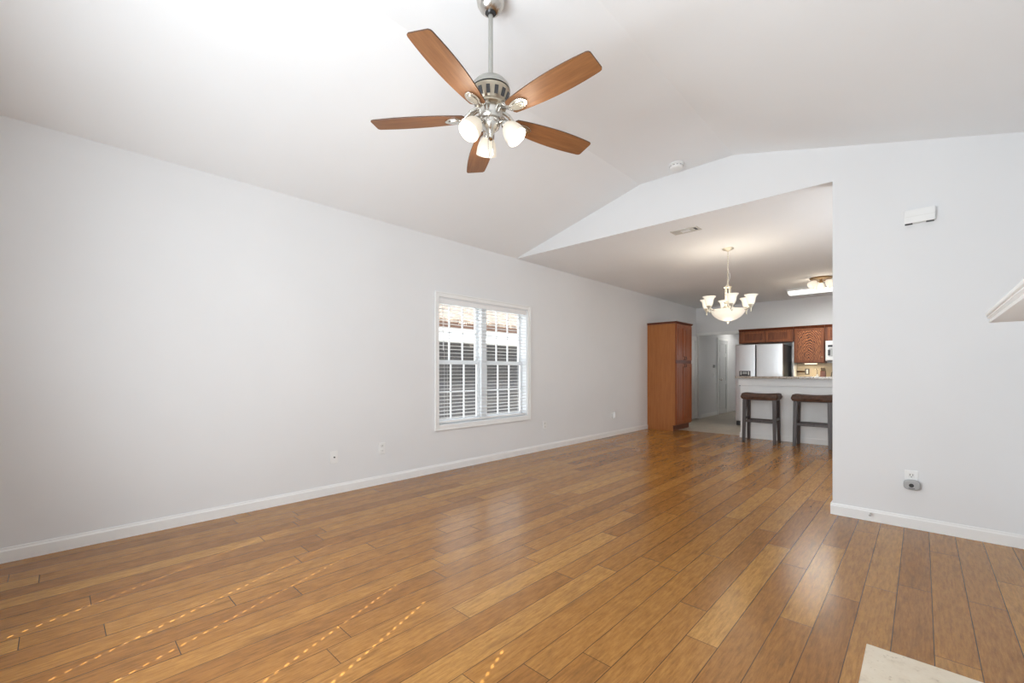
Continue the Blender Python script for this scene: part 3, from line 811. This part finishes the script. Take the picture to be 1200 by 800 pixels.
for k in range(5):
    a = R(PH0 + 72 * k)
    Rm = Matrix.Translation((FX, FY, ZB)) @ Matrix.Rotation(a, 4, 'Z') @ Matrix.Rotation(R(-9), 4, 'X')
    ho = bpy.data.objects.new('blade', None)
    # build the blade in its own frame so that the grain runs along it
    b = MB(); b.prism(blade_outline(), 'z', -0.0035, 0.0035)
    me_o = b.build('blade', M['blade'], None, bevel=0.0015)
    bpy.data.objects.remove(ho)
    me_o.data.materials.append(M['blade_edge'])
    for p in me_o.data.polygons:
        if abs(p.normal.z) < 0.5: p.material_index = 1
    me_o.parent = fan
    me_o.matrix_local = Matrix.Translation((0, 0, -ZT)) @ Matrix.Translation((-FX, -FY, 0)) @ Matrix.Translation((0, 0, ZT)) @ Matrix.Translation((0, 0, -ZT)) @ Rm if False else Matrix.Translation(-Vector(fan.location)) @ Rm
    # blade iron: curved arm and oval plate under the blade
    b = MB()
    ov = [(0.200 + 0.055 * math.cos(t), 0.034 * math.sin(t)) for t in [2 * math.pi * i / 24 for i in range(24)]]
    b.prism(ov, 'z', -0.011, -0.0036)
    ov = [(0.197 + 0.038 * math.cos(t), 0.022 * math.sin(t)) for t in [2 * math.pi * i / 20 for i in range(20)]]
    b.prism(ov, 'z', -0.016, -0.0105)
    b.tube([(0.060, 0.012, 0.052), (0.105, 0.018, 0.030), (0.150, 0.012, -0.006), (0.18, 0.008, -0.009)], [0.011, 0.011, 0.010, 0.008], 10)
    b.tube([(0.060, -0.012, 0.052), (0.105, -0.018, 0.030), (0.150, -0.012, -0.006), (0.18, -0.008, -0.009)], [0.011, 0.011, 0.010, 0.008], 10)
    io = b.build('blade_iron', M['nickel'], None, bevel=0.0015)
    io.parent = fan; io.matrix_local = Matrix.Translation(-Vector(fan.location)) @ Rm
# light kit: fitter, three arms, sockets and bell shades
MB().lathe([(0, 2.546), (0.050, 2.546), (0.056, 2.530), (0.048, 2.505), (0.030, 2.49), (0.018, 2.47), (0.012, 2.452), (0.016, 2.444), (0.0, 2.432)], (FX, FY, 0), 32).build('light_kit_hub', M['nickel'], fan)
for k in range(3):
    a = R(26 + 120 * k); ca, sa = math.cos(a), math.sin(a)
    P = lambda r, z: (FX + r * ca, FY + r * sa, z)
    ax = Vector((ca * math.sin(R(38)), sa * math.sin(R(38)), -math.cos(R(38))))
    arm = MB().tube([P(0.035, 2.518), P(0.060, 2.530), P(0.078, 2.527), P(0.086, 2.512)], 0.008, 10).build('light_arm', M['nickel'], fan)
    base = Vector(P(0.084, 2.514))
    MB().lathe([(0, -0.012), (0.020, -0.010), (0.026, 0.002), (0.026, 0.022), (0.0, 0.022)], seg=24, mt=frame(base, ax)).build('socket_cup', M['nickel'], arm)
    sh = MB().lathe([(0.025, 0.012), (0.034, 0.022), (0.047, 0.043), (0.055, 0.070), (0.057, 0.092), (0.059, 0.108), (0.056, 0.109), (0.053, 0.092), (0.051, 0.071), (0.043, 0.046), (0.031, 0.026), (0.0, 0.018)], seg=32, mt=frame(base, ax)).build('glass_shade', M['glass_lit'], fan)
    MB().lathe([(0, 0.02), (0.012, 0.024), (0.024, 0.05), (0.026, 0.066), (0.019, 0.084), (0, 0.092)], seg=20, mt=frame(base, ax)).build('light_bulb', M['strip'], sh)
    pl = base + ax * 0.125
    lamp('fan_lamp', 'POINT', pl, 3.5, (1.0, 0.88, 0.72), radius=0.04)
for (dx, dy, zl) in ((0.012, -0.030, 2.345), (0.030, -0.012, 2.355)):
    b = MB(); n = 24
    for i in range(n): 
        z = 2.545 - (2.545 - zl - 0.02) * i / n
        b.lathe([(0, 0.0028), (0.0022, 0.0014), (0.0022, -0.0014), (0, -0.0028)], (FX + dx, FY + dy, z), 6)
    b.tube([(FX + dx, FY + dy, 2.55), (FX + dx, FY + dy, zl + 0.02)], 0.0012, 6)
    pc = b.build('pull_chain', M['nickel_rod'], fan)
    MB().lathe([(0, 0.024), (0.004, 0.022), (0.0065, 0.006), (0.0065, -0.012), (0.004, -0.018), (0, -0.02)], (FX + dx, FY + dy, zl), 14).build('pull_knob', M['grey_plastic'], pc)

# ------------------------------------------------------------------ chandelier
CX, CY = 2.297, 5.90
ch = thing('chandelier', 'pale six-arm chandelier with lit glass shades and a glass bowl', 'chandelier', (CX, CY, ZC))
MB().lathe([(0.068, 0), (0.070, -0.006), (0.055, -0.018), (0.022, -0.030), (0.010, -0.040), (0, -0.042)], (CX, CY, ZC), 32).build('canopy', M['cream_metal'], ch)
b = MB(); z = ZC - 0.045; k = 0
while z > 2.285:
    lk = []
    for i in range(13):
        t = 2 * math.pi * i / 12; u, v = 0.0085 * math.sin(t), 0.019 * math.cos(t)
        lk.append((CX + (u if k % 2 else 0), CY + (0 if k % 2 else u), z - 0.015 + v))
    b.tube(lk, 0.0022, 6, cap=False); z -= 0.0295; k += 1
b.build('chain', M['cream_metal'], ch)
b = MB(); b.tube([(CX + 0.004 + 0.03 * math.sin(i * 0.9) * (i / 12), CY + 0.01, ZC - 0.04 - 0.43 * i / 12) for i in range(13)], 0.0022, 6); b.build('cord', M['cord'], ch)
col = MB().lathe([(0, 2.29), (0.010, 2.285), (0.012, 2.265), (0.045, 2.252), (0.048, 2.242), (0.0, 2.240)], (CX, CY, 0), 28).build('top_cap', M['cream_metal'], ch)
for k in range(4):
    a = R(45 + 90 * k); MB().tube([(CX + 0.032 * math.cos(a), CY + 0.032 * math.sin(a), 2.243), (CX + 0.032 * math.cos(a), CY + 0.032 * math.sin(a), 2.06)], 0.007, 8).build('column_rod', M['cream_metal'], ch)
MB().lathe([(0, 2.07), (0.046, 2.07), (0.05, 2.055), (0.035, 2.03), (0.05, 1.99), (0.055, 1.965), (0, 1.965)], (CX, CY, 0), 28).build('hub', M['cream_metal'], ch)
bowl = [(0, 1.815), (0.05, 1.818), (0.10, 1.835), (0.15, 1.868), (0.185, 1.910), (0.200, 1.945), (0.206, 1.950), (0.204, 1.958), (0.196, 1.955), (0.180, 1.915), (0.145, 1.875), (0.095, 1.844), (0.0, 1.826)]
MB().lathe(bowl, (CX, CY, 0), 48).build('glass_bowl', M['glass_chand'], ch)
MB().lathe([(0, 1.818), (0.014, 1.814), (0.016, 1.804), (0.008, 1.796), (0.010, 1.788), (0, 1.780)], (CX, CY, 0), 20).build('finial', M['cream_metal'], ch)
th0 = -73.1 + 9
for k in range(6):
    a = R(th0 + 60 * k); ca, sa = math.cos(a), math.sin(a)
    P = lambda r, z: (CX + r * ca, CY + r * sa, z)
    am = MB().tube([P(0.045, 2.0), P(0.09, 1.965), P(0.15, 1.945), P(0.21, 1.945), P(0.255, 1.965), P(0.272, 2.0)], 0.008, 10).build('arm', M['cream_metal'], ch)
    c = P(0.272, 0)
    MB().lathe([(0, 1.905), (0.006, 1.91), (0.010, 1.925), (0.006, 1.94), (0.012, 1.965), (0.030, 1.985), (0.034, 2.0), (0, 2.0)], c, 20).build('candle_cup', M['cream_metal'], am)
    MB().lathe([(0.0, 1.995), (0.030, 1.997), (0.040, 2.015), (0.047, 2.04), (0.050, 2.07), (0.060, 2.095), (0.078, 2.112), (0.076, 2.116), (0.057, 2.099), (0.046, 2.072), (0.043, 2.04), (0.034, 2.015), (0, 2.006)], c, 32).build('glass_shade', M['glass_chand'], ch)
    lamp('chandelier_lamp', 'POINT', P(0.272, 2.15), 1.6, (1.0, 0.86, 0.68), radius=0.05)
lamp('chandelier_bowl_lamp', 'POINT', (CX, CY, 1.74), 2.0, (1.0, 0.88, 0.72), radius=0.10)

# ------------------------------------------------------------------ kitchen ceiling lights
KX, KY = 2.87, 8.79
kl = thing('ceiling_light', 'bronze semi-flush ceiling light with lit white glass shades', 'light', (KX, KY, ZC))
MB().lathe([(0.155, 0), (0.160, -0.012), (0.150, -0.028), (0.10, -0.036), (0, -0.036)], (KX, KY, ZC), 40).build('ceiling_plate', M['brass'], kl)
MB().lathe([(0, -0.036), (0.02, -0.036), (0.022, -0.07), (0.03, -0.085), (0, -0.09)], (KX, KY, ZC), 24).build('stem', M['brass'], kl)
for k in range(3):
    a = R(43 + 180 + 120 * k); ca, sa = math.cos(a), math.sin(a)
    P = lambda r, z: Vector((KX + r * ca, KY + r * sa, z))
    ax = Vector((ca * 0.75, sa * 0.75, -0.66))
    am = MB().tube([P(0.015, ZC - 0.07), P(0.05, ZC - 0.06), P(0.085, ZC - 0.072)], 0.008, 8).build('arm', M['brass'], kl)
    MB().lathe([(0, -0.005), (0.024, 0), (0.045, 0.025), (0.062, 0.06), (0.072, 0.10), (0.070, 0.118), (0.064, 0.118), (0.064, 0.10), (0.055, 0.06), (0.0, 0.02)], seg=28, mt=frame(P(0.080, ZC - 0.068), ax)).build('glass_shade', M['glass_chand'], kl)
lamp('ceiling_light_lamp', 'POINT', (KX, KY, ZC - 0.30), 5.0, (1.0, 0.86, 0.68), radius=0.12)
fl = thing('fluorescent_light', 'long lit white fluorescent light on the kitchen ceiling', 'light', (2.82, 9.82, ZC))
MB().box(2.20, 3.44, 9.70, 9.95, ZC - 0.03, ZC - 0.0).build('housing', M['plate'], fl, bevel=0.003)
b = MB().prism([(9.705, ZC - 0.03), (9.715, ZC - 0.075), (9.76, ZC - 0.09), (9.89, ZC - 0.09), (9.935, ZC - 0.075), (9.945, ZC - 0.03)], 'x', 2.225, 3.415); b.build('lens', M['tube_lens'], fl)
for x in (2.205, 3.414): MB().prism([(9.703, ZC - 0.028), (9.712, ZC - 0.078), (9.758, ZC - 0.093), (9.892, ZC - 0.093), (9.938, ZC - 0.078), (9.947, ZC - 0.028)], 'x', x, x + 0.021).build('end_cap', M['plate'], fl)
lamp('fluorescent_lamp', 'AREA', (2.82, 9.82, ZC - 0.10), 24, (0.98, 1.0, 0.97), (0, 0, 0), 1.15, 0.2)
lamp('hall_fill', 'AREA', (0.65, 13.2, 2.46), 8, (1.0, 0.97, 0.92), (0, 0, 0), 0.3, 0.3)  # added fill without a fixture, brightens the hall

# ------------------------------------------------------------------ ceiling and wall fittings
sm = thing('smoke_detector', 'round white smoke detector on the vaulted ceiling', 'smoke detector', (2.33, 4.225, ZT))
MB().lathe([(0.072, 0), (0.073, -0.012), (0.066, -0.014), (0, -0.014)], (2.33, 4.225, ZT), 36).build('mounting_base', M['plate'], sm)
MB().lathe([(0.062, -0.014), (0.063, -0.030), (0.054, -0.046), (0.03, -0.052), (0, -0.053)], (2.33, 4.225, ZT), 36).build('cover', M['plate'], sm)
b = MB()
for k in range(12):
    a = 2 * math.pi * k / 12
    mt = Matrix.Translation((2.33, 4.225, ZT - 0.024)) @ Matrix.Rotation(a, 4, 'Z') @ Matrix.Translation((0.062, 0, 0))
    b.box(-0.002, 0.0025, -0.010, 0.010, -0.004, 0.004, mt)
b.build('vent_ring', M['grey_plastic'], sm)

vt = thing('ceiling_vent', 'small metal air register on the dining ceiling before the chandelier', 'vent', (2.187, 4.82, ZC))
x0, x1, y0, y1 = 2.04, 2.335, 4.745, 4.895
MB().box(x0, x1, y0, y0 + 0.022, ZC - 0.008, ZC).box(x0, x1, y1 - 0.022, y1, ZC - 0.008, ZC).box(x0, x0 + 0.022, y0 + 0.022, y1 - 0.022, ZC - 0.008, ZC).box(x1 - 0.022, x1, y0 + 0.022, y1 - 0.022, ZC - 0.008, ZC).build('frame', M['vent_metal'], vt)
MB().box(x0 + 0.02, x1 - 0.02, y0 + 0.02, y1 - 0.02, ZC - 0.002, ZC - 0.0005).build('backing', M['dark_plastic'], vt)
b = MB()
for i in range(8):
    y = y0 + 0.03 + i * 0.0128
    b.box(x0 + 0.022, x1 - 0.055, y - 0.0045, y + 0.0045, ZC - 0.0075, ZC - 0.003)
b.build('louvre', M['vent_metal'], vt)
MB().box(2.14, 2.235, 4.785, 4.855, ZC - 0.011, ZC - 0.0076).build('damper_plate', M['plate'], vt)

# door chime box on the gable wall
dc = thing('door_chime', 'white door chime box high on the right wall', 'door chime', (4.08, YG, 2.32))
MB().box(3.995, 4.163, YG - 0.045, YG, 2.272, 2.372).build('cover', M['plate'], dc, bevel=0.006)
b = MB().box(3.993, 4.165, YG - 0.047, YG - 0.0445, 2.318, 2.322); b.build('ridge_line', M['plate_dim'], dc)
for x in (4.0, 4.115): MB().box(x, x + 0.042, YG - 0.04, YG - 0.004, 2.270, 2.2725).build('sound_slot', M['slot'], dc)


def outlet_x(label, y, z, kind='duplex', name='wall_outlet'):
    """plate on the left wall (x = 0)"""
    o = thing(name, label, 'outlet', (0, y, z))
    MB().box(0, 0.007, y - 0.037, y + 0.037, z - 0.06, z + 0.06).build('cover_plate', M['plate'], o, bevel=0.003)
    if kind == 'coax':
        MB().lathe([(0, 0), (0.0065, 0), (0.0065, 0.012), (0.0025, 0.012), (0, 0.012)], seg=12, mt=frame((0.007, y, z), (1, 0, 0))).build('coax_jack', M['slot'], o)
    else:
        for dz in (-0.026, 0.026):
            r = MB().box(0.007, 0.0095, y - 0.017, y + 0.017, z + dz - 0.017, z + dz + 0.017).build('receptacle', M['plate_dim'], o, bevel=0.002)
            MB().box(0.0095, 0.0101, y - 0.008, y - 0.006, z + dz - 0.005, z + dz + 0.008).box(0.0095, 0.0101, y + 0.006, y + 0.008, z + dz - 0.005, z + dz + 0.008).build('slot', M['slot'], r)
    return o


outlet_x('white wall plate with one dark round jack, nearest the camera on the left wall', 1.838, 0.352, 'coax', 'cable_plate')
outlet_x('white outlet on the left wall between the jack plate and the window', 2.344, 0.371)
outlet_x('white outlet low on the left wall just right of the window', 5.03, 0.372)
outlet_x('white outlet on the left wall nearest the tall cabinet, covered by a plug-in', 6.96, 0.36)
af = thing('air_freshener', 'small white plug-in on the left wall outlet near the tall cabinet', 'plug-in', (0.01, 6.96, 0.385))
MB().lathe([(0, 0), (0.033, 0), (0.036, 0.012), (0.034, 0.06), (0.022, 0.10), (0, 0.112)], (0.048, 6.96, 0.33), 20).build('body', M['plate'], af)
MB().box(0.0105, 0.03, 6.945, 6.975, 0.37, 0.40).build('plug', M['plate_dim'], af)

# outlet and plug-in alarm on the gable wall
o = thing('wall_outlet', 'white outlet low on the right wall with a grey alarm plugged in', 'outlet', (4.037, YG, 0.365))
MB().box(3.998, 4.073, YG - 0.007, YG, 0.305, 0.432).build('cover_plate', M['plate'], o, bevel=0.003)
r = MB().box(4.018, 4.053, YG - 0.0095, YG - 0.007, 0.378, 0.413).build('receptacle', M['plate_dim'], o, bevel=0.002)
MB().box(4.026, 4.029, YG - 0.0102, YG - 0.0095, 0.393, 0.407).box(4.042, 4.045, YG - 0.0102, YG - 0.0095, 0.393, 0.407).box(4.033, 4.038, YG - 0.0102, YG - 0.0095, 0.382, 0.388).build('slot', M['slot'], r)
pa = thing('plug_in_alarm', 'grey oval plug-in alarm in the outlet on the right wall', 'alarm', (4.038, YG - 0.0105, 0.33))
ov = [(4.038 + 0.047 * math.copysign(abs(math.cos(t)) ** 0.7, math.cos(t)), 0.330 + 0.038 * math.copysign(abs(math.sin(t)) ** 0.7, math.sin(t))) for t in [2 * math.pi * i / 32 for i in range(32)]]
MB().prism(ov, 'y', YG - 0.048, YG - 0.0105).build('body', M['grey_plastic'], pa, bevel=0.01, seg=3)
MB().lathe([(0, 0.0), (0.014, 0.0), (0.014, 0.003), (0.0, 0.004)], seg=20, mt=frame((4.036, YG - 0.048, 0.328), (0, -1, 0))).build('sensor_eye', M['slot'], pa)
MB().box(4.02, 4.055, YG - 0.0495, YG - 0.0475, 0.304, 0.308).build('speaker_slot', M['slot'], pa)

ds = thing('door_stop', 'small spring door stop on the baseboard of the right wall', 'door stop', (3.80, YG - 0.013, 0.06))
b = MB(); b.tube([(3.80 + 0.005 * math.cos(i * 0.8), YG - 0.014 - 0.0010 * i, 0.06 + 0.005 * math.sin(i * 0.8)) for i in range(50)], 0.0014, 6); b.build('spring', M['nickel_rod'], ds)
MB().lathe([(0, 0), (0.008, 0), (0.008, 0.012), (0, 0.014)], seg=12, mt=frame((3.80, YG - 0.063, 0.06), (0, -1, 0))).build('rubber_tip', M['grey_plastic'], ds)

# mantel shelf and hearth
ma = thing('mantel_shelf', 'white moulded mantel shelf on the right edge of the photo', 'mantel', (4.48, 1.5, 1.357))
MB().box(4.268, XR, 0.40, 2.445, 1.383, 1.396).build('shelf_board', M['trim'], ma, bevel=0.003)
b = MB().prism([(4.262 + 0.016, 1.3575), (XR, 1.3575), (XR, 1.383), (4.274, 1.383), (4.272, 1.376), (4.280, 1.370), (4.276, 1.364)], 'y', 0.41, 2.44); b.build('bed_moulding', M['trim'], ma)
tag(MB().box(3.920, XR, 0.45, 2.385, 0.0, 0.012).build('hearth_slab', M['marble'], bevel=0.003), 'cream marble hearth slab on the wood floor at lower right', 'hearth')

# hall thermostat and switch
tm = thing('thermostat', 'grey thermostat on the hall wall left of the hall door', 'thermostat', (0.05, 12.12, 1.33))
MB().box(0.05, 0.075, 12.06, 12.18, 1.27, 1.35).build('body', M['grey_plastic'], tm, bevel=0.004)
MB().box(0.075, 0.077, 12.09, 12.15, 1.305, 1.335).build('display', M['dark_plastic'], tm)
sw = thing('light_switch', 'white light switch below the thermostat in the hall', 'switch', (0.05, 12.12, 1.1))
MB().box(0.05, 0.057, 12.08, 12.16, 1.02, 1.14).build('cover_plate', M['plate'], sw, bevel=0.002)
MB().box(0.057, 0.064, 12.112, 12.128, 1.065, 1.095).build('toggle', M['plate_dim'], sw)
